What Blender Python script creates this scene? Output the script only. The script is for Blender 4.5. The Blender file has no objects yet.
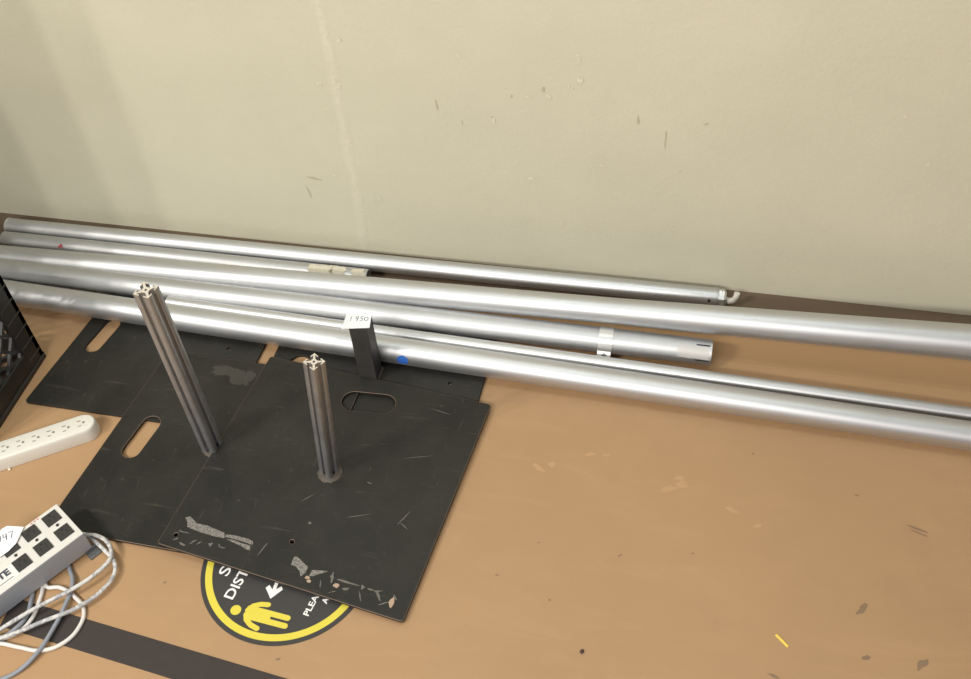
import bpy, bmesh, math, random
from mathutils import Vector, Matrix

random.seed(7)
SC = bpy.context.scene
COL = SC.collection

# ------------------------------------------------------------------ camera, world, lights, exposure
cam_d = bpy.data.cameras.new('camera')
cam = bpy.data.objects.new('camera', cam_d)
COL.objects.link(cam)
SC.camera = cam
cam_d.sensor_width = 36.0
cam_d.lens = 39.093
cam_d.clip_start = 0.02
_r = Vector((0.97634152, 0.20844324, -0.05752083))
_u = Vector((-0.11671972, 0.7319546, 0.67128158))
_f = Vector((-0.18202674, 0.64868627, -0.73896711))
cam.matrix_world = Matrix(((_r.x, _u.x, -_f.x, 0.0), (_r.y, _u.y, -_f.y, 0.0), (_r.z, _u.z, -_f.z, 1.58062), (0, 0, 0, 1)))

SC.view_settings.view_transform = 'Standard'
SC.view_settings.look = 'None'
SC.view_settings.gamma = 1.0
SC.view_settings.use_curve_mapping = False
SC.view_settings.exposure = 0.0

world = bpy.data.worlds.new('world')
SC.world = world
world.use_nodes = True
world.node_tree.nodes['Background'].inputs[0].default_value = (0.88, 0.92, 1.0, 1)
world.node_tree.nodes['Background'].inputs[1].default_value = 0.14


def area(name, loc, target, sx, sy, power, color):
    d = bpy.data.lights.new(name, 'AREA')
    d.shape = 'RECTANGLE'
    d.size, d.size_y = sx, sy
    d.energy = power
    d.color = color
    o = bpy.data.objects.new(name, d)
    COL.objects.link(o)
    o.location = loc
    o.rotation_euler = (Vector(target) - Vector(loc)).to_track_quat('-Z', 'Y').to_euler()
    return o


for ly, lp in ((1.34, 11), (1.02, 8)):
    area('ceiling_lamp_over_pipes', (-0.45, ly, 2.9), (-0.45, ly, 0), 2.4, 0.05, lp, (0.92, 1.0, 0.98))
area('ceiling_lamp_room', (-0.90, -1.95, 2.65), (-0.45, 1.6, 0.2), 1.8, 0.30, 102, (1.0, 0.965, 0.895))
for lx, lp in ((-2.81, 27), (-2.55, 27), (-2.19, 27)):
    area('ceiling_lamp_left', (lx, -0.9, 2.8), (-0.4, 1.5, 0.2), 0.05, 0.30, lp, (1.0, 0.955, 0.87))
area('ceiling_lamp_right', (2.2, -1.6, 2.3), (0.8, 1.6, 0.7), 0.8, 0.4, 10, (1.0, 0.76, 0.80))


# ------------------------------------------------------------------ helpers
def tag(o, label=None, cat=None, group=None, kind=None):
    if label: o['label'] = label
    if cat: o['category'] = cat
    if group: o['group'] = group
    if kind: o['kind'] = kind
    return o


def link(name, me, mat=None, parent=None, smooth=False):
    o = bpy.data.objects.new(name, me)
    me.name = name
    COL.objects.link(o)
    if mat is not None:
        for m in (mat if isinstance(mat, (list, tuple)) else [mat]):
            me.materials.append(m)
    if parent is not None:
        o.parent = parent
    if smooth:
        for p in me.polygons:
            p.use_smooth = True
    return o


def empty(name, loc, rz=0.0):
    o = bpy.data.objects.new(name, None)
    COL.objects.link(o)
    o.location = loc
    o.rotation_euler = (0, 0, rz)
    o.empty_display_size = 0.05
    return o


def obj_bm(name, bm, mat, parent=None, smooth=False, sharp=None):
    bmesh.ops.recalc_face_normals(bm, faces=bm.faces[:])
    if smooth and sharp is not None:
        for e in bm.edges:
            if len(e.link_faces) == 2 and e.calc_face_angle(0) > sharp:
                e.smooth = False
    me = bpy.data.meshes.new(name)
    bm.to_mesh(me)
    bm.free()
    return link(name, me, mat, parent, smooth)


def box(bm, c, s, rot=None, mi=0):
    m = Matrix.Translation(c) @ ((rot or Matrix.Identity(3)).to_4x4()) @ Matrix.Diagonal((s[0], s[1], s[2], 1))
    g = bmesh.ops.create_cube(bm, size=1.0, matrix=m)
    fs = set(f for v in g['verts'] for f in v.link_faces)
    for f in fs:
        f.material_index = mi
    return g['verts']


def bevel_all(bm, w, seg=2, ang=0.6):
    es = [e for e in bm.edges if len(e.link_faces) == 2 and e.calc_face_angle(0) > ang]
    bmesh.ops.bevel(bm, geom=es, offset=w, segments=seg, affect='EDGES', profile=0.6)


def cyl(bm, p, q, r, r2=None, seg=24, cap=True, mi=0):
    p, q = Vector(p), Vector(q)
    d = q - p
    m = Matrix.Translation((p + q) / 2) @ d.to_track_quat('Z', 'Y').to_matrix().to_4x4()
    g = bmesh.ops.create_cone(bm, cap_ends=cap, segments=seg, radius1=r, radius2=r if r2 is None else r2, depth=d.length, matrix=m)
    for f in set(f for v in g['verts'] for f in v.link_faces):
        f.material_index = mi


def lathe(bm, prof, seg=40, mi=0):
    """prof: (x, r) pairs turned about the local X axis."""
    rings = []
    for x, r in prof:
        rings.append([bm.verts.new((x, r * math.cos(2 * math.pi * k / seg), r * math.sin(2 * math.pi * k / seg))) for k in range(seg)])
    for a, b in zip(rings, rings[1:]):
        for k in range(seg):
            f = bm.faces.new((a[k], a[(k + 1) % seg], b[(k + 1) % seg], b[k]))
            f.material_index = mi


def to_mesh(curve_obj, name):
    COL.objects.link(curve_obj)
    bpy.context.view_layer.update()
    dg = bpy.context.evaluated_depsgraph_get()
    me = bpy.data.meshes.new_from_object(curve_obj.evaluated_get(dg))
    cd = curve_obj.data
    bpy.data.objects.remove(curve_obj)
    bpy.data.curves.remove(cd)
    me.name = name
    return me


def flat(name, loops, t, bevel=0.0):
    """Flat plate in local XY, z 0..t, from closed loops (further loops are holes)."""
    c = bpy.data.curves.new(name, 'CURVE')
    c.dimensions = '2D'
    c.fill_mode = 'BOTH'
    c.extrude = t / 2 - bevel
    c.bevel_depth = bevel
    c.bevel_resolution = 1
    c.offset = -bevel
    for lp in loops:
        s = c.splines.new('POLY')
        s.points.add(len(lp) - 1)
        for i, (x, y) in enumerate(lp):
            s.points[i].co = (x, y, 0, 1)
        s.use_cyclic_u = True
    me = to_mesh(bpy.data.objects.new(name, c), name)
    me.transform(Matrix.Translation((0, 0, t / 2)))
    me.materials.clear()
    return me


def letters(name, s, size, t, bold=0.0, align='LEFT'):
    c = bpy.data.curves.new(name, 'FONT')
    c.body = s
    c.size = size
    c.extrude = t / 2
    c.offset = bold
    c.align_x = align
    me = to_mesh(bpy.data.objects.new(name, c), name)
    me.transform(Matrix.Translation((0, 0, t / 2)))
    me.materials.clear()
    return me


def wire(name, pts, r, cyclic=False, res=8, bres=4):
    """Round cable through points (smooth)."""
    c = bpy.data.curves.new(name, 'CURVE')
    c.dimensions = '3D'
    c.bevel_depth = r
    c.bevel_resolution = bres
    c.resolution_u = res
    c.use_fill_caps = True
    s = c.splines.new('BEZIER')
    s.bezier_points.add(len(pts) - 1)
    for b, p in zip(s.bezier_points, pts):
        b.co = p
        b.handle_left_type = b.handle_right_type = 'AUTO'
    s.use_cyclic_u = cyclic
    me = to_mesh(bpy.data.objects.new(name, c), name)
    me.materials.clear()
    return me


def strokes(name, lines, r):
    """Pen strokes on a flat sheet: thin flattened wires, local XY."""
    c = bpy.data.curves.new(name, 'CURVE')
    c.dimensions = '3D'
    c.bevel_depth = r
    c.bevel_resolution = 1
    for ln in lines:
        s = c.splines.new('POLY')
        s.points.add(len(ln) - 1)
        for i, (x, y) in enumerate(ln):
            s.points[i].co = (x, y, 0, 1)
    me = to_mesh(bpy.data.objects.new(name, c), name)
    me.transform(Matrix.Diagonal((1, 1, 0.25, 1)))
    me.materials.clear()
    return me


def arc(cx, cy, r, a0, a1, n):
    return [(cx + r * math.cos(a0 + (a1 - a0) * k / n), cy + r * math.sin(a0 + (a1 - a0) * k / n)) for k in range(n + 1)]


def circle(cx, cy, r, n=48):
    return arc(cx, cy, r, 0, 2 * math.pi * (1 - 1 / n), n - 1)


def slot(cx, cy, L, w, ang, n=10):
    h, r = L / 2 - w / 2, w / 2
    p = arc(h, 0, r, -math.pi / 2, math.pi / 2, n) + arc(-h, 0, r, math.pi / 2, 3 * math.pi / 2, n)
    c, s = math.cos(ang), math.sin(ang)
    return [(cx + x * c - y * s, cy + x * s + y * c) for x, y in p]


def capsule(a, b, w, n=8):
    a, b = Vector(a), Vector(b)
    d = b - a
    return slot(*((a + b) / 2), d.length + w, w, math.atan2(d.y, d.x), n)


def rounded(poly, r, n=4):
    out = []
    N = len(poly)
    for i in range(N):
        p0, p, p1 = Vector(poly[i - 1]), Vector(poly[i]), Vector(poly[(i + 1) % N])
        a, b = (p0 - p).normalized(), (p1 - p).normalized()
        A, B = p + a * r, p + b * r
        for k in range(n + 1):
            t = k / n
            q = A * (1 - t) ** 2 + p * 2 * t * (1 - t) + B * t ** 2
            out.append((q.x, q.y))
    return out


# ------------------------------------------------------------------ materials
class NT:
    def __init__(self, name):
        self.m = bpy.data.materials.new(name)
        self.m.use_nodes = True
        self.t = self.m.node_tree
        self.b = self.t.nodes['Principled BSDF']
        self.tc = self.t.nodes.new('ShaderNodeTexCoord')

    def n(self, typ, **kw):
        nd = self.t.nodes.new(typ)
        for k, v in kw.items():
            if k.startswith('_'):
                setattr(nd, k[1:], v)
            else:
                nd.inputs[k.replace('__', ' ')].default_value = v
        return nd

    def l(self, a, b):
        self.t.links.new(a, b)

    def mapping(self, scale=(1, 1, 1), loc=(0, 0, 0), coord='Object'):
        mp = self.n('ShaderNodeMapping')
        mp.inputs['Scale'].default_value = scale
        mp.inputs['Location'].default_value = loc
        self.l(self.tc.outputs[coord], mp.inputs['Vector'])
        return mp.outputs['Vector']

    def noise(self, scale, detail=4.0, rough=0.55, vec=None, dist=0.0):
        nd = self.n('ShaderNodeTexNoise', Scale=scale, Detail=detail, Roughness=rough, Distortion=dist)
        self.l(vec if vec is not None else self.tc.outputs['Object'], nd.inputs['Vector'])
        return nd.outputs['Fac']

    def ramp(self, fac, stops):
        nd = self.n('ShaderNodeValToRGB')
        cr = nd.color_ramp
        while len(cr.elements) < len(stops):
            cr.elements.new(0.5)
        for e, (p, c) in zip(cr.elements, stops):
            e.position = p
            e.color = tuple(c) + (1,) if len(c) == 3 else c
        self.l(fac, nd.inputs['Fac'])
        return nd.outputs['Color']

    def mix(self, fac, a, b, blend='MIX'):
        nd = self.n('ShaderNodeMix', _data_type='RGBA', _blend_type=blend)
        for sock, v in ((nd.inputs[0], fac), (nd.inputs[6], a), (nd.inputs[7], b)):
            if hasattr(v, 'is_output'):
                self.l(v, sock)
            elif isinstance(v, (int, float)):
                sock.default_value = v
            else:
                sock.default_value = tuple(v) + (1,)
        return nd.outputs[2]

    def bump(self, h, strength, dist=0.002):
        nd = self.n('ShaderNodeBump', Strength=strength, Distance=dist)
        self.l(h, nd.inputs['Height'])
        self.l(nd.outputs['Normal'], self.b.inputs['Normal'])

    def col(self, c):
        if hasattr(c, 'is_output'):
            self.l(c, self.b.inputs['Base Color'])
        else:
            self.b.inputs['Base Color'].default_value = tuple(c) + (1,)

    def pr(self, rough=0.5, metal=0.0, spec=0.5):
        self.b.inputs['Metallic'].default_value = metal
        self.b.inputs['Specular IOR Level'].default_value = spec
        if hasattr(rough, 'is_output'):
            self.l(rough, self.b.inputs['Roughness'])
        else:
            self.b.inputs['Roughness'].default_value = rough


def srgb(r, g, b):
    f = lambda v: (v / 255 / 12.92) if v / 255 <= 0.04045 else ((v / 255 + 0.055) / 1.055) ** 2.4
    return (f(r), f(g), f(b))


def plain(name, c, rough=0.5, metal=0.0, var=0.08, scale=30.0, spec=0.5, bump=0.0):
    t = NT(name)
    f = t.noise(scale, 4)
    t.col(t.mix(f, tuple(v * (1 - var) for v in c), tuple(min(1, v * (1 + var)) for v in c)))
    t.pr(rough, metal, spec)
    if bump:
        t.bump(t.noise(scale * 3, 3), bump, 0.001)
    return t.m


def mat_wall():
    t = NT('cream_wall_paint')
    big = t.noise(2.2, 5, 0.6)
    c = t.ramp(big, [(0.30, srgb(198, 194, 173)), (0.70, srgb(207, 203, 181))])
    # old patched joint running up the wall: faint vertical band of lumpy, paler filler
    sep = t.n('ShaderNodeSeparateXYZ')
    t.l(t.tc.outputs['Object'], sep.inputs[0])
    wob = t.n('ShaderNodeMath', _operation='MULTIPLY_ADD')
    t.l(t.noise(9, 3), wob.inputs[0])
    wob.inputs[1].default_value = 0.03
    t.l(sep.outputs['X'], wob.inputs[2])
    off = t.n('ShaderNodeMath', _operation='ADD')
    t.l(wob.outputs[0], off.inputs[0])
    off.inputs[1].default_value = 0.688
    ab = t.n('ShaderNodeMath', _operation='ABSOLUTE')
    t.l(off.outputs[0], ab.inputs[0])
    band = t.n('ShaderNodeMapRange', _interpolation_type='SMOOTHSTEP')
    t.l(ab.outputs[0], band.inputs['Value'])
    band.inputs['From Min'].default_value = 0.0
    band.inputs['From Max'].default_value = 0.014
    band.inputs['To Min'].default_value = 1.0
    band.inputs['To Max'].default_value = 0.0
    lump = t.noise(55, 3, 0.6)
    bm_ = t.n('ShaderNodeMath', _operation='MULTIPLY')
    t.l(band.outputs[0], bm_.inputs[0])
    t.l(lump, bm_.inputs[1])
    c = t.mix(bm_.outputs[0], c, srgb(214, 208, 188))
    # soft patchy grey-green tint, stronger towards the floor
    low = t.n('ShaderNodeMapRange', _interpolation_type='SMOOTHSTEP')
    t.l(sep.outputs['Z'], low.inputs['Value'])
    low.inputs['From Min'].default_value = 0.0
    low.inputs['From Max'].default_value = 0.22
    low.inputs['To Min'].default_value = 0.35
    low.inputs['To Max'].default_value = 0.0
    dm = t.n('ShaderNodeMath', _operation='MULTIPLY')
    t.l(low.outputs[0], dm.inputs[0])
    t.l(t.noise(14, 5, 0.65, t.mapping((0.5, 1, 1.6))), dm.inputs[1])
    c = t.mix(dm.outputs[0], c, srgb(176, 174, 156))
    t.col(c)
    t.pr(0.62, 0, 0.3)
    fine = t.noise(160, 3, 0.5)
    orange = t.noise(26, 4, 0.6)
    s1 = t.n('ShaderNodeMath', _operation='MULTIPLY_ADD')
    t.l(orange, s1.inputs[0]); s1.inputs[1].default_value = 1.2
    t.l(fine, s1.inputs[2])
    s2 = t.n('ShaderNodeMath', _operation='MULTIPLY_ADD')
    t.l(bm_.outputs[0], s2.inputs[0]); s2.inputs[1].default_value = 5.0
    t.l(s1.outputs[0], s2.inputs[2])
    t.bump(s2.outputs[0], 0.35, 0.0012)
    return t.m


def mat_floor():
    t = NT('brown_floor_paint')
    a = t.noise(1.6, 5, 0.6)
    c = t.ramp(a, [(0.30, srgb(162, 130, 96)), (0.72, srgb(173, 139, 103))])
    # sweeping wipe marks
    st = t.noise(7, 5, 0.6, t.mapping((0.7, 2.4, 1)), 1.2)
    c = t.mix(t.ramp(st, [(0.52, (0, 0, 0)), (0.78, (0.35, 0.35, 0.35))]), c, srgb(182, 147, 110))
    grime = t.noise(3.3, 6, 0.7)
    c = t.mix(t.ramp(grime, [(0.55, (0, 0, 0)), (0.85, (0.4, 0.4, 0.4))]), c, srgb(138, 109, 82))
    t.col(c)
    t.pr(t.ramp(st, [(0.3, (0.42, 0.42, 0.42)), (0.7, (0.55, 0.55, 0.55))]), 0, 0.35)
    t.bump(t.noise(45, 4, 0.6), 0.12, 0.001)
    return t.m


def mat_pipe(name, base, rough=0.34, dull=0.0):
    t = NT(name)
    streak = t.noise(60, 4, 0.6, t.mapping((0.06, 1, 1)))
    blot = t.noise(5.5, 5, 0.65)
    c = t.mix(streak, tuple(v * 0.93 for v in base), base)
    c = t.mix(t.ramp(blot, [(0.55, (0, 0, 0)), (0.8, (0.35 + dull,) * 3)]), c, tuple(v * 0.72 for v in base))
    t.col(c)
    t.pr(t.ramp(streak, [(0.3, (rough - 0.05,) * 3), (0.7, (rough + 0.07,) * 3)]), 1.0, 0.5)
    return t.m


def mat_steel():
    t = NT('black_painted_steel')
    n1 = t.noise(7, 7, 0.7)
    c = t.ramp(n1, [(0.32, srgb(31, 30, 28)), (0.70, srgb(47, 45, 41))])
    sc = t.noise(8, 6, 0.65, t.mapping((1, 10, 1)), 1.8)
    c = t.mix(t.ramp(sc, [(0.60, (0, 0, 0)), (0.70, (0.5, 0.5, 0.5))]), c, srgb(72, 68, 62))
    sc2 = t.noise(8, 6, 0.65, t.mapping((9, 1.2, 1), (3, 1, 0)), 1.8)
    c = t.mix(t.ramp(sc2, [(0.63, (0, 0, 0)), (0.70, (0.45, 0.45, 0.45))]), c, srgb(78, 73, 66))
    sp = t.noise(60, 4, 0.75)
    c = t.mix(t.ramp(sp, [(0.64, (0, 0, 0)), (0.74, (0.5, 0.5, 0.5))]), c, srgb(86, 80, 72))
    t.col(c)
    t.pr(t.ramp(n1, [(0.3, (0.40, 0.40, 0.40)), (0.7, (0.58, 0.58, 0.58))]), 0.0, 0.3)
    t.bump(t.noise(140, 3, 0.6), 0.12, 0.0006)
    return t.m


def mat_braid():
    t = NT('braided_cord_jacket')
    w = t.n('ShaderNodeTexNoise', Scale=70.0, Detail=2.0, Distortion=1.5)
    t.l(t.tc.outputs['Object'], w.inputs['Vector'])
    t.col(t.ramp(w.outputs['Fac'], [(0.42, srgb(160, 160, 163)), (0.56, srgb(205, 203, 200))]))
    t.pr(0.45, 0, 0.4)
    return t.m


def mat_residue():
    t = NT('torn_tape_residue')
    f = t.noise(330, 4, 0.75)
    t.col(t.ramp(f, [(0.36, srgb(78, 73, 69)), (0.5, srgb(116, 111, 106)), (0.68, srgb(158, 154, 149))]))
    t.pr(0.5, 0, 0.5)
    return t.m


M = dict(
    wall=mat_wall(), floor=mat_floor(), steel=mat_steel(), edge=plain('worn_plate_edge', srgb(122, 102, 86), 0.55, 0.1, 0.35, 60),
    pipe=mat_pipe('satin_aluminium', (0.64, 0.645, 0.66), 0.50),
    pipe_old=mat_pipe('dull_aluminium', (0.59, 0.595, 0.605), 0.53, 0.25),
    extr=mat_pipe('mill_finish_extrusion', (0.54, 0.545, 0.565), 0.52),
    cut=plain('cut_aluminium_end', srgb(208, 200, 187), 0.5, 0.3, 0.05),
    bright=plain('bright_aluminium', srgb(214, 214, 212), 0.4, 0.7, 0.06, 60),
    dark_hole=plain('dark_recess', srgb(38, 36, 36), 0.8),
    rust=plain('weld_grey', srgb(84, 77, 69), 0.65, 0.1, 0.3, 120, bump=0.5),
    tube=plain('raw_black_steel', srgb(72, 70, 68), 0.45, 0.2, 0.3, 25),
    paper=plain('white_paper', srgb(232, 235, 239), 0.8, 0, 0.02),
    ink=plain('pen_ink', srgb(70, 72, 82), 0.7),
    old_paper=plain('yellowed_paper_label', srgb(205, 198, 180), 0.8, 0, 0.12, 90),
    faded=plain('faded_label', srgb(196, 193, 190), 0.55, 0.3, 0.06, 70),
    blue=plain('blue_tape', srgb(46, 104, 190), 0.6),
    red=plain('red_marker', srgb(196, 84, 92), 0.7),
    white_plastic=plain('white_plastic', srgb(214, 211, 202), 0.38, 0, 0.02),
    ivory_mark=plain('slot_grey', srgb(122, 118, 110), 0.7),
    housing=plain('light_grey_metal_housing', srgb(160, 165, 174), 0.45, 0.15, 0.03, 50),
    outlet=plain('black_outlet_plastic', srgb(52, 50, 49), 0.5),
    crate=plain('black_crate_plastic', srgb(38, 36, 34), 0.45, 0, 0.2, 25),
    crate_in=plain('grey_crate_lattice', srgb(60, 60, 61), 0.5, 0, 0.2, 25),
    braid=mat_braid(),
    white_cord=plain('white_cord', srgb(214, 209, 205), 0.45, 0, 0.04, 60),
    grey_cord=plain('grey_cord', srgb(136, 141, 150), 0.45, 0, 0.06, 60),
    black_tape=plain('black_floor_tape', srgb(58, 52, 50), 0.6, 0, 0.18, 60, 0.3),
    sign_black=plain('sign_black', srgb(54, 52, 51), 0.55, 0, 0.06, 40),
    sign_yellow=plain('sign_yellow', srgb(212, 197, 70), 0.5, 0, 0.03),
    sign_white=plain('sign_white', srgb(232, 232, 230), 0.5, 0, 0.03),
    yellow_bit=plain('yellow_plastic_bit', srgb(240, 206, 92), 0.5),
    dark_bit=plain('dark_crumb', srgb(66, 52, 44), 0.8),
    pale_bit=plain('pale_crumb', srgb(232, 214, 190), 0.8),
    residue=mat_residue(),
    chip=plain('chipped_paint', srgb(216, 209, 188), 0.7, 0, 0.08, 90),
    scuff=plain('wall_scuff', srgb(182, 174, 152), 0.7, 0, 0.08, 90),
    floor_pale=plain('floor_pale_stain', srgb(180, 144, 106), 0.6, 0, 0.06, 40),
    floor_dark=plain('floor_dark_stain', srgb(132, 108, 84), 0.6, 0, 0.1, 60),
    sandy=plain('worn_paint_patch', srgb(58, 55, 50), 0.6, 0, 0.25, 90),
)

WY = 1.6029
# ------------------------------------------------------------------ setting
bm = bmesh.new()
vs = [bm.verts.new(p) for p in ((-5, -4, 0), (5, -4, 0), (5, WY, 0), (-5, WY, 0), (-5, -4, -0.05), (5, -4, -0.05), (5, WY, -0.05), (-5, WY, -0.05))]
for q in ((0, 1, 2, 3), (4, 7, 6, 5), (0, 4, 5, 1), (1, 5, 6, 2), (2, 6, 7, 3), (3, 7, 4, 0)):
    bm.faces.new([vs[k] for k in q])
bmesh.ops.recalc_face_normals(bm, faces=bm.faces[:])


def blotch(bm, x, y, rx, ry, mi, z=0.0003, ang=0.0, n=14, jag=0.35, plane='z'):
    vv = []
    for k in range(n):
        a = 2 * math.pi * k / n
        q = 1 + random.uniform(-jag, jag)
        dx, dy = rx * q * math.cos(a), ry * q * math.sin(a)
        px, py = x + dx * math.cos(ang) - dy * math.sin(ang), y + dx * math.sin(ang) + dy * math.cos(ang)
        vv.append(bm.verts.new((px, py, z) if plane == 'z' else (px, WY - z, py)))
    f = bm.faces.new(vv if plane == 'z' else vv)
    f.material_index = mi
    return f


# pale rub marks and dark stains on the paint, each with a shape of its own
for x, y, rx, ry, a in ((0.006, 1.087, .016, .007, .5), (0.03, 1.10, .012, .008, .2), (0.024, 1.115, .010, .005, 0.1),
                        (-0.228, 1.094, .013, .005, -.5), (-0.205, 1.106, .007, .005, 0.), (-0.14, 1.139, .012, .004, .3), (-0.11, 1.143, .007, .003, 0.),
                        (0.163, 1.038, .007, .004, .6), (0.12, 1.062, .012, .004, -.3),):
    blotch(bm, x, y, rx, ry, 1, 0.0003, a)
for x, y, rx, ry, a in ((0.335, 0.912, .006, .016, -.5), (-0.1635, 0.836, .003, .002, 0), (-0.258, 0.866, .003, .0015, 0), (0.43, 1.077, .018, .002, -.3),
                        (0.43, 1.07, .014, .0015, -.3), (0.338, 0.826, .006, .004, .4), (0.42, 0.83, .012, .005, .8), (-0.815, 0.752, .003, .002, .5), (-0.575, 0.655, .004, .002, 0.4),
                        (0.06, 0.965, .002, .002, 0), (-0.06, 0.94, .004, .0015, .8), (0.15, 1.19, .002, .002, 0), (0.20, 0.77, .01, .002, -.2), (-0.2, 0.94, .002, .002, 0), (0.33, 1.13, .004, .002, 0.)):
    blotch(bm, x, y, rx, ry, 2, 0.0004, a)
floor = obj_bm('floor', bm, [M['floor'], M['floor_pale'], M['floor_dark']])
tag(floor, 'brown painted floor with pale rub marks', 'floor', kind='structure')

bm = bmesh.new()
box(bm, (0, WY + 0.06, 1.5), (10, 0.12, 3.1))
for x, z, r in ((-0.292, .444, .004), (-0.327, .445, .003), (-0.233, .486, .006), (-0.235, .533, .004), (-0.398, .383, .004), (-0.327, .251, .005),
                (0.33, .459, .004), (0.393, .362, .003), (0.448, .213, .003), (-0.267, .141, .003), (-0.734, .439, .004), (-0.678, .534, .004), (-0.698, .435, .004),
                (-0.652, .158, .004), (-0.73, .38, .003), (-0.69, .30, .003), (-0.745, .21, .003), (-0.25, .47, .003), (-0.19, .30, .003), (-0.2, .33, .002), (-0.45, .52, .003), (-0.41, .27, .002), (-0.23, .38, .003), (0.29, .40, .002)):
    for k in range(2):
        blotch(bm, x + random.uniform(-.004, .004), z + random.uniform(-.004, .004), r, r * .6, 1, 0.0010 + .0005 * k, random.uniform(0, 3), 10, .4, 'y')
for x, z, rx, rz, a in ((-0.506, .407, .0015, .013, .1), (-0.459, .372, .001, .006, 0), (-0.003, .412, .005, .002, .6), (-0.125, .41, .002, .010, .1), (-0.073, .37, .001, .02, 0),
                        (-0.793, .198, .016, .003, -.15), (-0.81, .16, .001, .016, .2), (-0.30, .46, .003, .006, 0), (-0.04, .30, .004, .001, .3), (-0.40, .39, .002, .002, 0), (-0.36, .44, .002, .004, 0)):
    blotch(bm, x, z, rx, rz, 2, 0.0008, a, 12, .3, 'y')
wall = obj_bm('wall_back', bm, [M['wall'], M['chip'], M['scuff']])
tag(wall, 'cream painted wall with a patched vertical joint', 'wall', kind='structure')

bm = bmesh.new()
box(bm, (0, (1.490 + WY) / 2, .0005), (10, WY - 1.490, .0010))  # assumed floor edge, widened so its dark colour doubles as shade between pipes
tr = obj_bm('dark_floor_strip_1', bm, plain('floor_edge_with_gap_shade', srgb(104, 86, 70), 0.55, 0, 0.14, 12))
tag(tr, 'dark brown strip along the wall, assumed floor edge plus painted shade between pipes', 'floor edge', kind='structure')

bm = bmesh.new()
box(bm, (-2.01, 0.85, 1.5), (0.62, 0.10, 3.0))  # unseen upright added at left to throw the banded shadows on wall and pipes
wl = obj_bm('unseen_shadow_caster', bm, [M['wall']])
tag(wl, 'unseen upright slab added left of view to cast the shadow bands', 'wall', kind='structure')


# ------------------------------------------------------------------ pipes along the wall
def axis_obj(o, A, B):
    A, B = Vector(A), Vector(B)
    d = (B - A).normalized()
    y = Vector((0, 0, 1)).cross(d).normalized()
    z = d.cross(y)
    o.matrix_world = Matrix(((d.x, y.x, z.x, A.x), (d.y, y.y, z.y, A.y), (d.z, y.z, z.z, A.z), (0, 0, 0, 1)))
    return (B - A).length


def on_line(P, Q, x):
    t = (x - P[0]) / (Q[0] - P[0])
    return tuple(P[k] + (Q[k] - P[k]) * t for k in range(3))


def pipe(P, Q, x0, x1, r, mat, name='aluminium_pipe', flare=0.0):
    A, B = Vector(on_line(P, Q, x0)), Vector(on_line(P, Q, x1))
    L = (B - A).length
    w = 0.0022
    bm = bmesh.new()
    n = 40
    prof = [(0, r - w)] + [(0, r - .0006), (.0006, r)] + [(L * k / n, r + flare * min(.74, max(0, x0 + L * k / n + .14))) for k in range(1, n + 1)] + [(L, r - w)]
    lathe(bm, prof, 48)
    lathe(bm, [(L, r - w), (L - .25, r - w)], 48)
    lathe(bm, [(0, r - w), (.25, r - w)], 48)
    bmesh.ops.remove_doubles(bm, verts=bm.verts[:], dist=1e-6)
    o = obj_bm(name, bm, mat, None, True, 0.7)
    axis_obj(o, A, B)
    return o, L


def skin_patch(name, L0, L1, a0, a1, r, mat, parent, jag=0.0, n=10, m=8, lift=.0004):
    """Piece of label or tape wrapped on a pipe: x from L0..L1, angle a0..a1 (0 = local +Y, 90 = up)."""
    bm = bmesh.new()
    rows = []
    for i in range(n + 1):
        row = []
        for j in range(m + 1):
            x = L0 + (L1 - L0) * i / n
            a = math.radians(a0 + (a1 - a0) * j / m)
            if jag and j in (0, m):
                a += math.radians(random.uniform(-jag, jag))
            if jag and i in (0, n):
                x += random.uniform(-.004, .004)
            row.append(bm.verts.new((x, (r + lift) * math.cos(a), (r + lift) * math.sin(a))))
        rows.append(row)
    for i in range(n):
        for j in range(m):
            bm.faces.new((rows[i][j], rows[i + 1][j], rows[i + 1][j + 1], rows[i][j + 1]))
    return obj_bm(name, bm, mat, parent, True)


GP = 'aluminium pipes lying along the wall'
# A: thin pipe against the wall, hook on its right end
PA, QA = (-1.5, 1.5424, .0202), (1.5, 1.5737, .0202)
oA, LA = pipe(PA, QA, -1.547, 0.056, .01905, M['pipe'])
tag(oA, 'thin aluminium pipe lying closest to the wall, hook on its right end', 'pipe', GP)
bm = bmesh.new()
lathe(bm, [(LA, .0), (LA, .0196), (LA + .004, .0196), (LA + .004, .0186), (LA + .006, .0186), (LA + .006, .0)], 40)
obj_bm('end_ring', bm, M['pipe_old'], oA, True, .5)
bm = bmesh.new()
lathe(bm, [(LA + .006, 0), (LA + .006, .0186), (LA + .017, .0186), (LA + .0215, .0140), (LA + .0215, 0)], 6)
o = obj_bm('end_plug', bm, M['bright'], oA)
o.rotation_euler = (.5, 0, 0)
tag(o, 'faceted bright grey plug')
hk = wire('hook', [(LA + .019, -.001, -.003), (LA + .029, -.004, -.003), (LA + .037, -.004, .001), (LA + .041, -.002, .009), (LA + .042, 0, .017)], .0062)
tag(link('hook', hk, M['white_plastic'], oA, True), 'white hook')
bm = bmesh.new()
d = Vector((0, -0.95, 0.31))
cyl(bm, Vector((LA - .012, 0, 0)) + d * .0185, Vector((LA - .012, 0, 0)) + d * .0196, .0034, None, 16)
obj_bm('pin_hole', bm, M['dark_hole'], oA)
# a rim at its left end
bm = bmesh.new()
lathe(bm, [(-.001, .0185), (-.001, .0198), (.004, .0198), (.004, .0190)], 40)
obj_bm('end_ring', bm, M['bright'], oA, True, .5)

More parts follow.
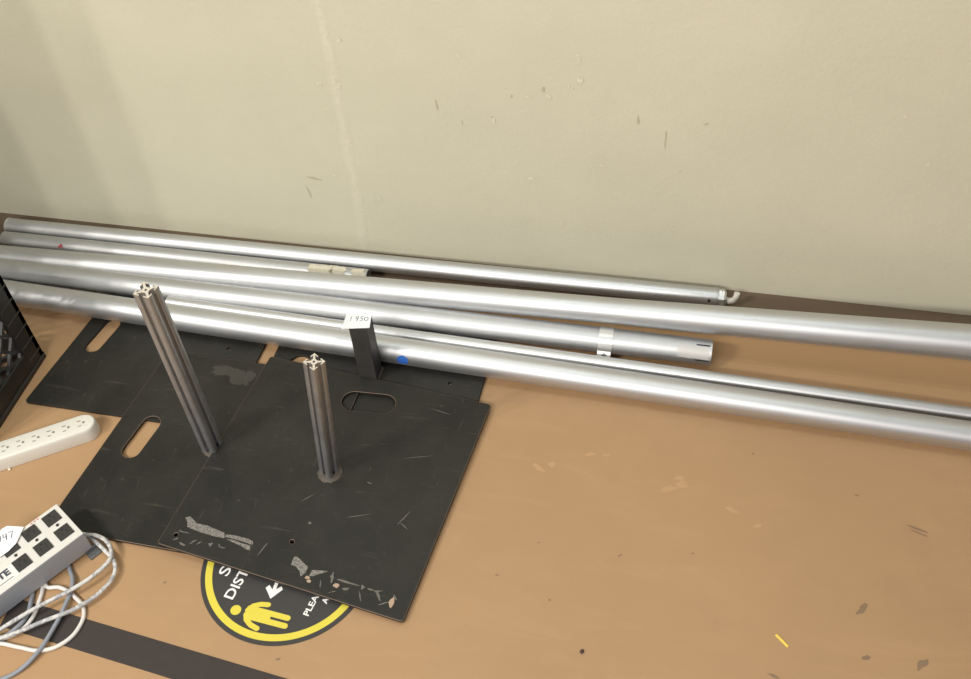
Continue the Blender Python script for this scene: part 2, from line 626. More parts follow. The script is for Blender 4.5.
# B: thin pipe lying between A and C with a torn paper label
PB, QB = (-1.5, 1.4982, .0202), (1.5, 1.5172, .0202)
oB, LB = pipe(PB, QB, -1.535, -0.669, .019, M['pipe_old'])
tag(oB, 'thin dull aluminium pipe, second from the wall, red mark and torn paper label on it', 'pipe', GP)
for s0, s1 in ((.738, .790), (.786, .818), (.832, .862)):
    skin_patch('paper_label', s0, s1, 70, 165, .0192, M['old_paper'], oB, 12, 8, 6, .0012)
skin_patch('red_mark', .149, .160, 122, 148, .019, M['red'], oB, 4, 4, 4)

# C: thick pipe, the third from the wall, rising a little to the right
PC, QC = (-1.5, 1.4385, .0262), (1.5, 1.4282, .138)
oC, LC = pipe(PC, QC, -1.70, 1.30, .0256, M['pipe'], flare=.0117)
tag(oC, 'thick aluminium pipe, third from the wall, running out of view at both ends', 'pipe', GP)

# D: thick pipe with a strap clamp and slotted right end
PD, QD = (-1.5, 1.3882, .036), (1.5, 1.4036, .0258)
oD, LD = pipe(PD, QD, -1.70, 0.0585, .0254, M['pipe_old'])
tag(oD, 'thick aluminium pipe with a strap clamp and slotted end, fourth from the wall', 'pipe', GP)
xc = LD - .204
cl = None
bm = bmesh.new()
lathe(bm, [(xc - .0135, .0254), (xc - .0135, .0270), (xc + .0135, .0270), (xc + .0135, .0254)], 48)
cl = obj_bm('strap_clamp', bm, M['bright'], oD, True, .5)
nt_ = Vector((0, -.80, .60))
tt_ = Vector((0, -.60, -.80))
Rt = Matrix((Vector((1, 0, 0)), nt_, tt_)).transposed()
ct = Vector((xc - .001, -.0275, -.006))
bm = bmesh.new()
box(bm, ct + tt_ * .004, (.027, .0026, .022), Rt)
box(bm, ct - nt_ * .004 + tt_ * .002, (.027, .008, .004), Rt)
bevel_all(bm, .0006, 1)
obj_bm('clamp_tab', bm, M['bright'], cl)
bm = bmesh.new()
cyl(bm, ct + tt_ * .005, ct + tt_ * .005 + nt_ * .0044, .0050, None, 6)
cyl(bm, ct + tt_ * .005 + nt_ * .0044, ct + tt_ * .005 + nt_ * .0052, .0028, None, 14)
obj_bm('clamp_bolt', bm, plain('bolt_grey', srgb(120, 120, 120), .4, .6), cl)
for ang in (104, 176):
    skin_patch('slot', LD - .030, LD - .004, ang - 3.4, ang + 3.4, .0254, M['dark_hole'], oD, 0, 4, 3, .0003)
o = skin_patch('faded_label', LD - .062, LD - .004, 112, 168, .0254, M['faded'], oD, 2, 10, 8)

# E: slim pipe half hidden behind F
PE, QE = (-1.5, 1.3650, .0362), (1.5, 1.3102, .0134)
oE, LE = pipe(PE, QE, -1.065, 1.55, .0132, M['pipe'])
tag(oE, 'slim aluminium pipe half hidden behind the front pipe', 'pipe', GP)

# F: front pipe, lies across the base plates
PF, QF = (-1.5, 1.3313, .0348), (1.5, 1.2423, .0268)
oF, LF = pipe(PF, QF, -1.70, 1.55, .0262, M['pipe'])
tag(oF, 'thick front pipe lying across the black base plates, blue tape dot on it', 'pipe', GP)
xb = 1.70 - .529
bm = bmesh.new()
c0 = [bm.verts.new((xb, .0266 * math.cos(math.radians(173)), .0266 * math.sin(math.radians(173))))]
prev = None
rows = []
for q in (.35, .7, 1.0):
    rows.append([])
    for k in range(22):
        a = 2 * math.pi * k / 22
        ww = 1 + (random.uniform(-.05, .05) if q == 1 else 0)
        th = math.radians(173 - math.degrees(.0112 * q * ww * math.sin(a) / .0262))
        rows[-1].append(bm.verts.new((xb + .0118 * q * ww * math.cos(a), .0266 * math.cos(th), .0266 * math.sin(th))))
for k in range(22):
    bm.faces.new((c0[0], rows[0][k], rows[0][(k + 1) % 22]))
    for A, B in zip(rows, rows[1:]):
        bm.faces.new((A[k], B[k], B[(k + 1) % 22], A[(k + 1) % 22]))
tag(obj_bm('tape_dot', bm, M['blue'], oF, True), 'blue tape dot')


# ------------------------------------------------------------------ base plates with posts
T = .0062


def plate_root(name, loc, label, group='black steel base plates'):
    o = empty(name, loc)
    tag(o, label, 'base plate', group)
    return o


def quad_plate(o, quad, loc, holes, name='plate', round_=.006):
    lx = [(x - loc[0], y - loc[1]) for x, y in quad]
    loops = [rounded(lx, round_)] + [[(x - loc[0], y - loc[1]) for x, y in h] for h in holes]
    me = flat(name, loops, T, .0007)
    return link(name, me, [M['steel'], M['edge']], o)


def wear_edges(o):
    for p in o.data.polygons:
        if 0.15 < p.normal.z < 0.95:
            p.material_index = 1


def stick(o, bm, mats):
    """Marks on a plate's paint become part of the plate's own mesh."""
    n = len(o.data.materials)
    for m in mats:
        o.data.materials.append(m)
    for f in bm.faces:
        f.material_index += n
    bmesh.ops.recalc_face_normals(bm, faces=bm.faces[:])
    bm.from_mesh(o.data)
    bm.to_mesh(o.data)
    bm.free()


def extrusion(L, k_=1.0):
    a, s, l, t, c, c2 = [v * k_ for v in (.0127, .0036, .0020, .0086, .0028, .0056)]
    side = [(-a, a), (-s, a), (-s, a - l), (-t, a - l), (-c, c2), (c, c2), (t, a - l), (s, a - l), (s, a)]
    loop = []
    for k in range(4):
        an = -k * math.pi / 2
        loop += [(x * math.cos(an) - y * math.sin(an), x * math.sin(an) + y * math.cos(an)) for x, y in side]
    return flat('upright_post', [loop, circle(0, 0, .0021, 14)], L, 0)


def post(root, base, top, rz, weld=.018, k_=1.0):
    base, top = Vector(base), Vector(top)
    d = top - base
    me = extrusion(d.length, k_)
    o = link('upright_post', me, [M['extr'], M['cut']], root)
    for p in me.polygons:
        if p.normal.z > 0.9 and p.center.z > d.length * .9:
            p.material_index = 1
    tag(o, 'aluminium extrusion post with open slots')
    q = d.to_track_quat('Z', 'Y').to_matrix()
    zax = d.normalized()
    xax = Vector((math.cos(rz), math.sin(rz), 0))
    xax = (xax - zax * xax.dot(zax)).normalized()
    yax = zax.cross(xax)
    o.matrix_parent_inverse = Matrix.Identity(4)
    loc = base
    o.matrix_basis = Matrix(((xax.x, yax.x, zax.x, loc.x), (xax.y, yax.y, zax.y, loc.y), (xax.z, yax.z, zax.z, loc.z), (0, 0, 0, 1)))
    bm = bmesh.new()
    seg = 26
    rings = []
    for r, z in ((weld * 1.35, 0.0), (weld * 1.15, .0018), (weld * .95, .0032), (weld * .6, .0036)):
        rings.append([bm.verts.new((base.x + (r + random.uniform(-.0016, .0016)) * math.cos(2 * math.pi * k / seg), base.y + (r + random.uniform(-.0016, .0016)) * math.sin(2 * math.pi * k / seg), base.z + z)) for k in range(seg)])
    for A, B in zip(rings, rings[1:]):
        for k in range(seg):
            bm.faces.new((A[k], A[(k + 1) % seg], B[(k + 1) % seg], B[k]))
    w = obj_bm('weld_bead', bm, M['rust'], root, True)
    return o


# P4: rearmost left plate
c4 = (-1.04, 1.29, 0)
me = flat('base_plate', [rounded([(x - c4[0], y - c4[1]) for x, y in ((-1.2585, 1.0755), (-.838, 1.0725), (-.828, 1.408), (-1.2150, 1.408))], .008),
                         [(x - c4[0], y - c4[1]) for x, y in slot(-1.1815, 1.268, .098, .034, math.radians(79))],
                         circle(-.902 - c4[0], 1.2747 - c4[1], .004, 14)], T, .0005)
p4 = link('base_plate', me, M['steel'])
p4.location = (c4[0], c4[1], .0003)
tag(p4, 'black steel base plate without a post, nearest the crate', 'base plate', 'black steel base plates')

# P3: rear right plate with the square tube
c3 = (-.586, 1.262, 0)
r3 = plate_root('base_plate', (c3[0], c3[1], .0003), 'black steel base plate under the front pipe, short square tube with paper note on it')
quad_plate(r3, ((-.8055, 1.043), (-.370, 1.043), (-.3660, 1.408), (-.8010, 1.408)), c3,
           [slot(-.7445, 1.232, .10, .044, math.radians(88)), circle(-.432, 1.258, .004, 14), circle(-.40, 1.10, .004, 14)])
H3 = .154
bm = bmesh.new()
w = .0176
for (x, y) in ((0, 0),):
    for s1, s2 in (((1, 0), (0, 1)), ((-1, 0), (0, 1)), ((0, 1), (1, 0)), ((0, -1), (1, 0))):
        box(bm, (-.0065 + s1[0] * (w - .0012), -.006 + s1[1] * (w - .0012), T + H3 / 2), (.0024 if s1[0] else 2 * w, .0024 if s1[1] else 2 * w - .0048, H3))
bevel_all(bm, .0006, 1)
o = obj_bm('square_tube', bm, M['tube'], r3)
bm = bmesh.new()
for k in range(26):
    tt = k / 26 * 4
    sd_, u = int(tt), (tt % 1) * 2 - 1
    x, y = ((u, -1), (1, u), (-u, 1), (-1, -u))[sd_]
    bmesh.ops.create_icosphere(bm, subdivisions=1, radius=.0036, matrix=Matrix.Translation((-.0065 + x * .0180, -.006 + y * .0180, T)) @ Matrix.Diagonal((1, 1, .7, 1)))
obj_bm('weld_bead', bm, M['rust'], r3, True)
lab = flat('paper_note', [[(-.028, -.025), (.0245, -.0195), (.022, .0225), (-.025, .018)]], .0006, 0)
lab.transform(Matrix.Translation((-.0095, -.0045, T + H3 + .0003)) @ Matrix.Rotation(math.radians(6), 4, 'Z'))
note = link('paper_note', lab, M['paper'], r3)
tag(note, 'white paper note with handwritten 1950')


def digit_strokes():
    D = {
        '1': [[(.0, .55), (.25, 1), (.05, 0)]],
        '9': [[(.55, .62), (.3, .45), (.1, .6), (.2, .92), (.5, .95), (.58, .75), (.5, .35), (.38, 0)]],
        '5': [[(.7, 1), (.25, .98), (.18, .58), (.45, .62), (.6, .38), (.45, .08), (.12, .06)]],
        '0': [arc(.4, .5, .36, 1.2, 7.4, 12)],
        '4': [[(.15, 1), (.05, .5), (.6, .52)], [(.55, .95), (.5, 0)]],
        '7': [[(.05, .95), (.65, .95), (.3, 0)]],
    }
    return D


def handwriting(name, text, h, parent, mat, mtx):
    D = digit_strokes()
    ln = []
    x = 0
    for ch in text:
        for s in D[ch]:
            ln.append([(x + px * h * .85, py * h) for px, py in s])
        x += h * .72
    me = strokes(name, ln, h * .055)
    me.transform(mtx)
    return link(name, me, mat, parent)


handwriting('handwriting', '1950', .0120, note, M['ink'], Matrix.Translation((-.0245, -.0100, T + H3 + .0010)) @ Matrix.Rotation(math.radians(7), 4, 'Z'))

# P1: left plate with the tall post
c1 = (-.835, 1.03, 0)
r1 = plate_root('base_plate', (c1[0], c1[1], .0009), 'black steel base plate beside the power strips, tall post at its right edge')
tilt1 = math.radians(0.66)
r1.rotation_euler = (tilt1, 0, 0)
r1.location.z = .0009 + .218 * math.tan(tilt1)
pl1 = quad_plate(r1, ((-1.0745, .8135), (-.6235, .8075), (-.600, 1.243), (-1.0205, 1.243)), c1,
           [slot(-.9845, 1.031, .102, .037, math.radians(80)), circle(-.63, 1.19, .004, 14)])
post(r1, (-.8355 - c1[0], 1.0285 - c1[1], T), (-.8340 - c1[0], 1.0280 - c1[1], T + .427), math.radians(-9), .0155, 1.15)
# rubbed pale patch in its far right corner
bm = bmesh.new()
for k_, (bx, by, rx, ry, ba) in enumerate(((-.030, .182, .044, .011, -.16), (-.012, .170, .024, .013, -.5), (-.055, .178, .02, .008, .2), (-.02, .158, .014, .006, -.3), (.004, .176, .012, .014, 0.))):
    blotch(bm, bx, by, rx, ry, 0, T + .0002 + .00004 * k_, ba, 34, .28)
wear_edges(pl1)
stick(pl1, bm, [M['sandy']])

# P2: front plate, on top of P1 and P3
c2 = (-.598, 1.017, 0)
r2 = plate_root('base_plate', (c2[0], c2[1], .0100), 'front black steel base plate with tape residue, lying over the round floor sticker')
r2.rotation_euler = (math.radians(.55), math.radians(1.05), 0)
pl2 = quad_plate(r2, ((-.8515, .8125), (-.3905, .7495), (-.3405, 1.2140), (-.8015, 1.2560)), c2,
           [slot(-.5735, 1.1775, .106, .046, math.radians(3)), circle(-.8254, .8343, .0042, 14), circle(-.6191, .8586, .0042, 14)])
post(r2, (-.598 - c2[0], 1.009 - c2[1], T), (-.5755 - c2[0], 1.0120 - c2[1], T + .313), math.radians(-29), .0165)
bm = bmesh.new()


def poly(bm, pts, z, mi=0):
    f = bm.faces.new([bm.verts.new((x - c2[0], y - c2[1], z)) for x, y in pts])
    f.material_index = mi


zt = T + .0003
poly(bm, [(-.8227, .8702), (-.8146, .8737), (-.797, .8625), (-.776, .8615), (-.7416, .8533), (-.738, .843), (-.7565, .8435), (-.780, .846), (-.8029, .8507), (-.812, .853), (-.815, .862)], zt)
poly(bm, [(-.738, .851), (-.722, .852), (-.6962, .850), (-.6856, .846), (-.685, .8395), (-.700, .8425), (-.722, .845), (-.738, .846)], zt)
poly(bm, [(-.735, .8425), (-.722, .843), (-.705, .8395), (-.688, .838), (-.6856, .8287), (-.692, .829), (-.703, .834), (-.72, .838)], zt)
poly(bm, [(-.6058, .8309), (-.600, .832), (-.5757, .8167), (-.5763, .806), (-.5825, .797), (-.587, .806), (-.597, .814), (-.6058, .8152)], zt)
poly(bm, [(-.567, .8124), (-.553, .8145), (-.5394, .8154), (-.546, .811), (-.5527, .8075), (-.562, .8014), (-.5685, .8005)], zt)
for x, y, rx, ry, a in ((-.815, .842, .012, .0012, -.1), (-.822, .826, .004, .002, .7), (-.806, .818, .009, .0016, -.3), (-.79, .826, .006, .0014, .8), (-.779, .826, .005, .0012, .9), (-.757, .827, .003, .004, 0), (-.742, .828, .0012, .005, .4), (-.735, .825, .006, .0012, 0),
                        (-.529, .806, .003, .008, .2), (-.505, .802, .02, .0014, -.1), (-.4731, .797, .0025, .004, 0), (-.473, .782, .001, .008, .4), (-.4425, .787, .002, .009, .5), (-.445, .795, .008, .0016, .3), (-.43, .776, .008, .0014, .5), (-.415, .79, .007, .0014, -.9), (-.545, .79, .001, .008, .2), (-.52, .78, .006, .001, .4), (-.50, .789, .005, .002, .2), (-.458, .796, .006, .0012, -.1)):
    blotch(bm, x - c2[0], y - c2[1], rx, ry, 2, zt, a, 12, .55)
for x, y, rx, ry in ((-.566, .7915, .004, .003), (-.5179, .7924, .0055, .0045), (-.4182, .7787, .004, .010), (-.5705, .797, .004, .003)):
    blotch(bm, x - c2[0], y - c2[1], rx, ry, 1, zt + .0002, 0, 10, .25)
for x, y, L, w_, a in ((-.665, .834, .03, .0009, 1.25), (-.52, .93, .04, .0006, .35), (-.44, .94, .03, .0008, 1.1), (-.436, .925, .02, .0008, -.6), (-.45, 1.07, .06, .0005, .3), (-.62, .95, .03, .0006, .8), (-.52, 1.0, .012, .001, -.3), (-.60, .90, .006, .003, .4), (-.43, 1.18, .04, .0006, -.2)):
    blotch(bm, x - c2[0], y - c2[1], L / 2, w_, 2, zt, a, 10, .3)
wear_edges(pl2)
stick(pl2, bm, [M['residue'], plain('rusty_speck', srgb(172, 148, 128), .7), plain('bare_scratch', srgb(104, 100, 94), .6, 0, .3, 200)])

# ------------------------------------------------------------------ round floor sticker under the front plate
ST = empty('floor_sticker', (-.6174, .8207, .0004))
tag(ST, 'round black and yellow distancing sticker on the floor under the front plate', 'floor sticker')
sx, sy = -.6174, .8207
link('disc', flat('disc', [circle(0, 0, .1485, 96)], .0006, 0), M['sign_black'], ST)
o = link('yellow_ring', flat('yellow_ring', [circle(0, 0, .1405, 96), circle(0, 0, .1285, 96)], .0003, 0), M['sign_yellow'], ST)
o.location.z = .0006


def sticker_text(s, x, y, cap, bold, name='lettering', stretch=1.0):
    me = letters(name, s, cap / .72, .0003, bold)
    me.transform(Matrix.Diagonal((stretch, 1, 1, 1)))
    me.transform(Matrix.Rotation(math.radians(80.5), 4, 'Z'))
    o = link(name, me, M['sign_white'], ST)
    o.location = (x - sx, y - sy, .0006)
    return o


sticker_text('SOCIAL', -.7125, .7800, .0195, .0003, stretch=1.45)
sticker_text('DISTANCING', -.6875, .7395, .0180, .0004, stretch=1.16)
sticker_text('PLEASE', -.5505, .7345, .0106, .0003, stretch=1.22)
sticker_text('A', -.5275, .7625, .0098, .0005)

# pictogram of a person, lying on its side, drawn as one flat figure with a round head
bm = bmesh.new()


def flat_poly(bm, pts, z0, z1):
    lo = [bm.verts.new((x, y, z0)) for x, y in pts]
    hi = [bm.verts.new((x, y, z1)) for x, y in pts]
    bm.faces.new(hi)
    for k in range(len(pts)):
        bm.faces.new((lo[k], lo[(k + 1) % len(pts)], hi[(k + 1) % len(pts)], hi[k]))


def local(pts):
    return [(x - sx, y - sy) for x, y in pts]


flat_poly(bm, circle(-.6745 - sx, .7242 - sy, .0090, 28), .0006, .0009)
arm1 = [(-.6545, .7275), (-.648, .7368), (-.6365, .7418), (-.6235, .7432)]
arm2 = [(-.6545, .7200), (-.6505, .7108), (-.6405, .7032), (-.6275, .6988)]
zz = .0009
for arm in (arm1, arm2):
    for a, b in zip(arm, arm[1:]):
        zz += .00003
        flat_poly(bm, local(capsule(a, b, .0088)), .0006, zz)
for a, b in (((-.652, .7318), (-.583, .7258)), ((-.652, .7170), (-.583, .7115))):
    zz += .00003
    flat_poly(bm, local(capsule(a, b, .0098)), .0006, zz)
flat_poly(bm, local([(-.6545, .7300), (-.650, .7335), (-.612, .7335), (-.612, .7110), (-.650, .7130), (-.6545, .7180)]), .0006, zz + .00003)
obj_bm('person_pictogram', bm, M['sign_yellow'], ST)
bm = bmesh.new()
flat_poly(bm, local([(-.6265, .768), (-.6205, .768), (-.6205, .800), (-.6265, .800)]), .0006, .00092)
flat_poly(bm, local([(-.6240, .7545), (-.6090, .7745), (-.6130, .7800), (-.6240, .7690), (-.6345, .7790), (-.6390, .7725)]), .0006, .0009)
obj_bm('arrow', bm, M['sign_white'], ST)

# ------------------------------------------------------------------ black tape on the floor
me = flat('floor_tape', [[(-1.06, .6775), (-.8362, .6549), (-.56, .6270), (-.30, .6005), (-.30, .5465), (-.56, .5735), (-.8103, .5994), (-1.06, .6245)]], .0005, 0)
tp = link('floor_tape', me, M['black_tape'])
tp.location.z = .0002
tag(tp, 'strip of black tape stuck on the floor below the grey surge protector', 'floor tape')

# ------------------------------------------------------------------ white power strip at the left edge
ax = math.atan2(-.0859, -.1266)
pe = Vector((-1.0775, 1.0420))
PS = empty('power_strip', (pe.x, pe.y, 0), ax)
tag(PS, 'long white plastic power strip lying beside the black crate', 'power strip')
Lp, Wp, Hp = .40, .048, .0325
loop = arc(Wp / 2, 0, Wp / 2, math.pi / 2, 3 * math.pi / 2, 14) + [(Lp - .004, -Wp / 2), (Lp, -Wp / 2 + .004), (Lp, Wp / 2 - .004), (Lp - .004, Wp / 2)]
bm = bmesh.new()
lv = []
for z, ins in ((.0005, .0006), (.003, 0.), (Hp - .007, .0014), (Hp - .0025, .0024), (Hp - .0008, .0036), (Hp, .0056)):
    cx = Lp / 2
    row = []
    for x, y in loop:
        k = (Wp / 2 - ins) / (Wp / 2)
        row.append(bm.verts.new((Lp / 2 + (x - Lp / 2) * (Lp / 2 - ins) / (Lp / 2), y * k, z)))
    lv.append(row)
for a, b in zip(lv, lv[1:]):
    for k in range(len(a)):
        bm.faces.new((a[k], a[(k + 1) % len(a)], b[(k + 1) % len(a)], b[k]))
bm.faces.new(lv[-1])
bm.faces.new(lv[0][::-1])
obj_bm('housing', bm, M['white_plastic'], PS, True, .9)
for k in range(11):
    bm = bmesh.new()
    x0 = .031 + .0283 * k
    box(bm, (x0, .0062, Hp + .0001), (.0062, .0017, .0006))
    box(bm, (x0, -.0062, Hp + .0001), (.0070, .0019, .0006))
    cyl(bm, (x0 - .0082, 0, Hp - .0002), (x0 - .0082, 0, Hp + .0004), .0025, None, 12)
    obj_bm('outlet', bm, M['ivory_mark'], PS)

# ------------------------------------------------------------------ grey metal surge protector with a note
aI = math.atan2(-.848, -.53)
SP = empty('surge_protector', (-.9660, .7885, 0), aI)
tag(SP, 'grey metal surge protector with black outlets and a paper note, cords looped round it', 'surge protector')
# local +X runs away from the near end; local -Y points to the far (upper left) side
LI, WI, ZI0, ZI1 = .31, .0905, .0085, .0560


def ey(e):
    return -e


bm = bmesh.new()
box(bm, (LI / 2, ey(WI / 2), (ZI0 + ZI1) / 2), (LI, WI, ZI1 - ZI0))
bevel_all(bm, .0022, 3)
obj_bm('housing', bm, M['housing'], SP, True, .6)
bm = bmesh.new()
box(bm, (LI / 2, ey(WI / 2), ZI1 + .0002), (LI - .0012, WI - .0012, .0012))
bevel_all(bm, .0004, 1)
obj_bm('top_plate', bm, plain('off_white_top_plate', srgb(214, 211, 206), .45, .05, .02), SP)
for row, e in ((0, .0272), (1, .0685)):
    for k in range(5 if row else 3):
        a = .0225 + .0402 * k
        bm = bmesh.new()
        box(bm, (a, ey(e), ZI1 + .0016), (.0268, .0262, .0020))
        bevel_all(bm, .0006, 2)
        oo = obj_bm('outlet', bm, M['outlet'], SP)
        bm = bmesh.new()
        s = -1 if row else 1
        box(bm, (a - .005, ey(e - .002), ZI1 + .0027), (.0016, .0078, .0004))
        box(bm, (a + .005, ey(e - .002), ZI1 + .0027), (.0016, .0068, .0004))
        cyl(bm, (a, ey(e + .007), ZI1 + .0025), (a, ey(e + .007), ZI1 + .0029), .0024, None, 12)
        obj_bm('outlet_slot', bm, M['dark_hole'], oo)
for k in range(5):
    bm = bmesh.new()
    cyl(bm, (.0225 + .0402 * k, ey(.0488), ZI1), (.0225 + .0402 * k, ey(.0488), ZI1 + .0022), .0030, .0026, 18)
    obj_bm('screw', bm, M['outlet'], SP, True, .6)
# brand plaque and its lettering (the visible end of the word)
bm = bmesh.new()
box(bm, (.145, ey(.0250), ZI1 + .0011), (.058, .030, .0014))
bevel_all(bm, .0004, 1)
pl = obj_bm('name_plaque', bm, plain('white_plaque', srgb(222, 220, 216), .45), SP)
me = letters('lettering', 'LITE', .0185, .0003, .0010, 'LEFT')
me.transform(Matrix.Shear('XZ', 4, (0, 0)))
me.transform(Matrix.Translation((.1600, ey(.0235), ZI1 + .0018)) @ Matrix.Rotation(math.pi, 4, 'Z'))
link('lettering', me, M['ink'], pl)
bm = bmesh.new()
box(bm, (.141, ey(.0145), ZI1 + .0019), (.030, .0018, .0003))
obj_bm('lettering', bm, M['ivory_mark'], pl)
bm = bmesh.new()
for k in range(3):
    box(bm, (.040 + .006 * k, ey(.0862), ZI1 + .0010), (.004, .0016, .0004))
tag(obj_bm('lettering', bm, M['red'], SP), 'tiny red printing')
bm = bmesh.new()
box(bm, (.004, ey(-.006), .0020), (.022, .016, .0032))
box(bm, (.004, ey(.0005), .0065), (.022, .0022, .012))
bevel_all(bm, .0008, 2)
bm2 = bm
cyl(bm, (.004, ey(-.008), .0036), (.004, ey(-.008), .0046), .0028, None, 14)
tag(obj_bm('mounting_foot', bm, plain('foot_grey', srgb(104, 106, 108), .5, .3), SP), 'grey metal mounting foot')
for a in (.02, .29):
    for e in (.02, .07):
        bm = bmesh.new()
        cyl(bm, (a, ey(e), .0), (a, ey(e), ZI0 + .001), .007, .006, 18)
        obj_bm('rubber_foot', bm, M['outlet'], SP, True, .6)

# paper note curling over the far side
pts = [(-1.1113, .7690), (-1.1050, .7765), (-1.0745, .7797), (-1.0725, .762), (-1.0714, .7465), (-1.0770, .730), (-1.0860, .7165), (-1.12, .712)]
bm = bmesh.new()
inv = Matrix.Translation((-.9660, .7885, 0)) @ Matrix.Rotation(aI, 4, 'Z')
inv = inv.inverted()
lp = [inv @ Vector((x, y, 0)) for x, y in pts]
top_, bot_ = [], []
for p in lp:
    z = ZI1 + .0042
    top_.append(bm.verts.new((p.x, p.y, z + .0004)))
    bot_.append(bm.verts.new((p.x, p.y, z)))
bm.faces.new(top_)
bm.faces.new(bot_[::-1])
for k in range(len(lp)):
    bm.faces.new((top_[k], bot_[k], bot_[(k + 1) % len(lp)], top_[(k + 1) % len(lp)]))
bmesh.ops.triangulate(bm, faces=[f for f in bm.faces if len(f.verts) > 4])
nt = obj_bm('paper_note', bm, M['paper'], SP)
tag(nt, 'white paper note with handwritten 1947')
pw = inv @ Vector((-1.1115, .7345, 0))
dr = inv.to_3x3() @ Vector((.0285, .0225, 0))
handwriting('handwriting', '1947', .0140, nt, M['ink'], Matrix.Translation((pw.x, pw.y, ZI1 + .0050)) @ Matrix.Rotation(math.atan2(dr.y, dr.x), 4, 'Z'))

# its own braided cord, loops out of the near end and back
W2 = [(-.992, .8035, .024), (-.9841, .8046, .0215), (-.9619, .8065, .020), (-.9349, .7949, .019), (-.9208, .7712, .018), (-.9276, .7463, .018), (-.9547, .7065, .0185), (-.9956, .6669, .0185), (-1.025, .6356, .018), (-1.0442, .6138, .0165),
      (-1.085, .575, .010), (-1.12, .555, .008), (-1.13, .575, .006), (-1.09, .592, .008), (-1.0406, .6012, .0115), (-1.021, .6122, .012), (-.9844, .6398, .0125), (-.9368, .6763, .012), (-.9097, .7153, .011), (-.9041, .7463, .0105), (-.9141, .7672, .0105), (-.9415, .7864, .0108), (-.9600, .7965, .0125), (-.980, .806, .014)]
me = wire('power_cord', [inv @ Vector(p) for p in W2], .0037)
tag(link('power_cord', me, M['braid'], SP, True), 'grey and white cord')

# loose cords under the surge protector
wc = [(-1.12, .56, .0035), (-1.05, .598, .0035), (-1.018, .6222, .0035), (-1.0095, .6458, .0040), (-1.0124, .6753, .0040), (-1.0194, .7008, .0036), (-1.031, .722, .0036), (-1.035, .735, .0036), (-1.027, .733, .0036), (-1.015, .706, .0044), (-.9893, .7077, .0050), (-.9549, .6957, .0040), (-.9288, .6759, .0035), (-.9225, .6465, .0036), (-.9344, .6163, .0036), (-.9641, .5966, .0036), (-1.0041, .5945, .0036), (-1.0403, .595, .0036), (-1.09, .585, .0036)]
o = link('extension_cord', wire('extension_cord', wc, .0036), M['white_cord'], None, True)
tag(o, 'white cord looping out from under the grey surge protector over the floor tape', 'cord')
gc = [(-1.13, .58, .0100), (-1.0424, .5995, .0100), (-1.0247, .6209, .0098), (-1.0189, .6441, .0075), (-1.0291, .6817, .0040), (-1.037, .705, .0038), (-1.030, .745, .0038), (-1.005, .755, .0038), (-.9866, .7399, .0040), (-.9685, .7158, .0085), (-.9616, .675, .0095), (-.9617, .6343, .0085), (-.9685, .5852, .0085), (-.9864, .5552, .0040), (-1.0072, .5376, .0038), (-1.05, .515, .0038)]
o = link('power_cable', wire('power_cable', gc, .0038), M['grey_cord'], None, True)
tag(o, 'bluish grey cable crossing over the white cord and the floor tape', 'cable')

# ------------------------------------------------------------------ black plastic crate at the left edge
CX, CY, CW, CD, CH = -1.28, 1.199, .34, .245, .28
CR = empty('milk_crate', (CX, CY, 0))
tag(CR, 'black plastic crate with open lattice sides standing at the left end of the pipes', 'crate')
PW_, RB, RT, TH = .048, .055, .035, .012
for sx_ in (0, 1):
    for sy_ in (0, 1):
        bm = bmesh.new()
        fx, fy = (-CW if sx_ else 0), (-CD if sy_ else 0)
        ix, iy = (1 if sx_ else -1), (1 if sy_ else -1)
        box(bm, (fx + ix * TH / 2, fy + iy * PW_ / 2, CH / 2), (TH, PW_, CH))
        box(bm, (fx + ix * PW_ / 2, fy + iy * TH / 2, CH / 2), (PW_, TH, CH))
        for k in range(7):
            z = .03 + .036 * k
            box(bm, (fx + ix * .001, fy + iy * PW_ / 2, z), (.0045, PW_ * .9, .0045))
            box(bm, (fx + ix * PW_ / 2, fy + iy * .001, z), (PW_ * .9, .0045, .0045))
        bevel_all(bm, .0012, 1)
        obj_bm('corner_post', bm, M['crate'], CR)
for nm, z0, z1 in (('bottom_rail', 0, RB), ('top_rail', CH - RT, CH)):
    bm = bmesh.new()
    for y in (-TH / 2, -CD + TH / 2):
        box(bm, (-CW / 2, y, (z0 + z1) / 2), (CW - .004, TH - .002, z1 - z0))
    for x in (-TH / 2, -CW + TH / 2):
        box(bm, (x, -CD / 2, (z0 + z1) / 2), (TH - .002, CD - .004, z1 - z0))
    if z0 == 0:
        for x, y, w_, d_ in ((-CW / 2, -.0, CW, .006), (-CW / 2, -CD, CW, .006), (0, -CD / 2, .006, CD), (-CW, -CD / 2, .006, CD)):
            box(bm, (x, y, .006), (w_, d_, .012))
    bevel_all(bm, .0012, 1)
    obj_bm(nm, bm, M['crate'], CR)


def clip_diag(c, s, u0, u1, v0, v1):
    """segment of v = s*u + c inside the rectangle."""
    P = []
    for u in (u0, u1):
        v = s * u + c
        if v0 <= v <= v1:
            P.append((u, v))
    for v in (v0, v1):
        u = (v - c) / s
        if u0 < u < u1:
            P.append((u, v))
    return P[:2] if len(P) >= 2 else None


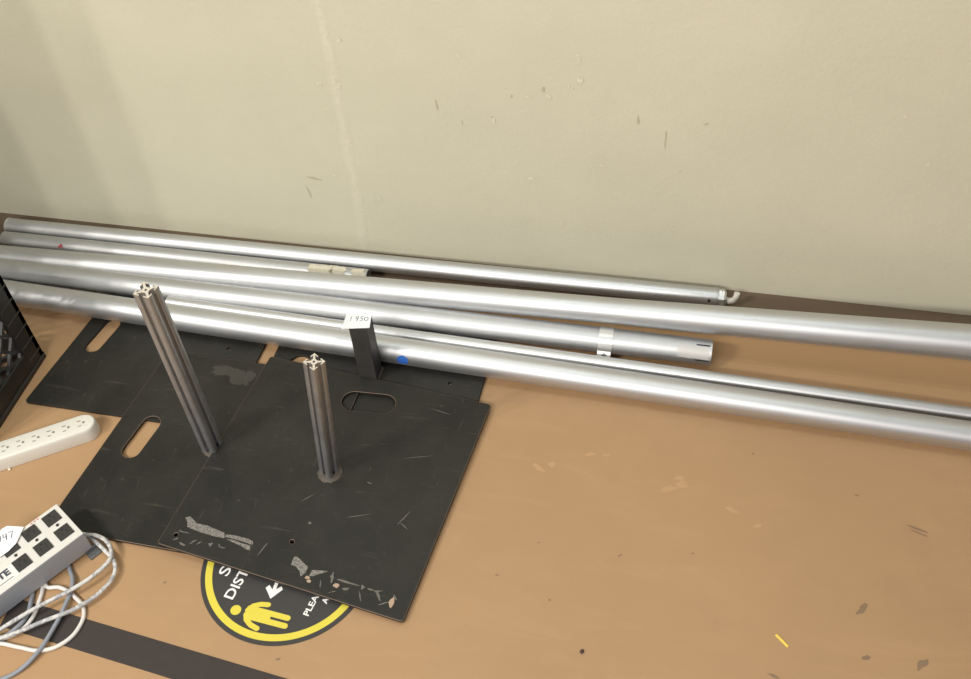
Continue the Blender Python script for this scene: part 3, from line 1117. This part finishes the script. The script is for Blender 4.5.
def lattice(name, u0, u1, v0, v1, mapf, width=.0055, dep=.006, off=(.0, .0)):
    bm = bmesh.new()
    for s, ph in ((1, off[0]), (-1, off[1])):
        for k in range(-24, 24):
            seg = clip_diag(ph + .0455 * k, s, u0, u1, v0, v1)
            if not seg:
                continue
            a, b = Vector(mapf(*seg[0])), Vector(mapf(*seg[1]))
            if (b - a).length < .004:
                continue
            m = (b - a).to_track_quat('X', 'Z').to_matrix()
            nrm = mapf.n
            d = (b - a).normalized()
            R = Matrix((d, nrm.cross(d), nrm)).transposed()
            box(bm, (a + b) / 2 + nrm * (.0006 if s > 0 else -.0006), ((b - a).length + .004, width, dep), R)
    return obj_bm(name, bm, M['crate_in'], CR)


class MX:
    def __init__(s, x): s.x = x; s.n = Vector((1, 0, 0))
    def __call__(s, u, v): return (s.x, u, v)


class MY:
    def __init__(s, y): s.y = y; s.n = Vector((0, 1, 0))
    def __call__(s, u, v): return (u, s.y, v)


class MZ:
    def __init__(s, z): s.z = z; s.n = Vector((0, 0, 1))
    def __call__(s, u, v): return (u, v, s.z)


lattice('side_lattice', -CD + PW_, -PW_, RB, CH - RT, MX(-TH * .6), off=(.006 + .1928, .0645))
lattice('side_lattice', -CD + PW_, -PW_, RB, CH - RT, MX(-CW + TH * .6))
lattice('side_lattice', -CW + PW_, -PW_, RB, CH - RT, MY(-TH * .6))
lattice('side_lattice', -CW + PW_, -PW_, RB, CH - RT, MY(-CD + TH * .6))
lattice('base_lattice', -CW + .01, -.01, -CD + .01, -.01, MZ(.010), .008, .008)

# ------------------------------------------------------------------ small litter on the floor
bm = bmesh.new()
box(bm, (0, 0, .0008), (.0262, .0042, .0016))
bevel_all(bm, .0004, 1)
y = obj_bm('yellow_scrap', bm, M['yellow_bit'])
y.location = (.210, .8312, .0001)
y.rotation_euler = (0, 0, math.atan2(-.0172, .0189))
tag(y, 'small yellow plastic scrap on the bare brown floor', 'scrap')


def crumb(name, x, yy, r, mat, label, cat='crumb'):
    bm = bmesh.new()
    bmesh.ops.create_icosphere(bm, subdivisions=2, radius=r)
    for v in bm.verts:
        v.co *= random.uniform(.7, 1.2)
        v.co.z = v.co.z * .6
    mz = min(v.co.z for v in bm.verts)
    for v in bm.verts:
        v.co.z -= mz
    o = obj_bm(name, bm, mat, None, True)
    o.location = (x, yy, 0.0001)
    tag(o, label, cat)
    return o


crumb('crumb', -.0973, .7555, .0036, M['dark_bit'], 'dark crumb on the floor left of the yellow scrap')
crumb('crumb', -1.2075, .9215, .0030, M['pale_bit'], 'pale crumb beside the white power strip')
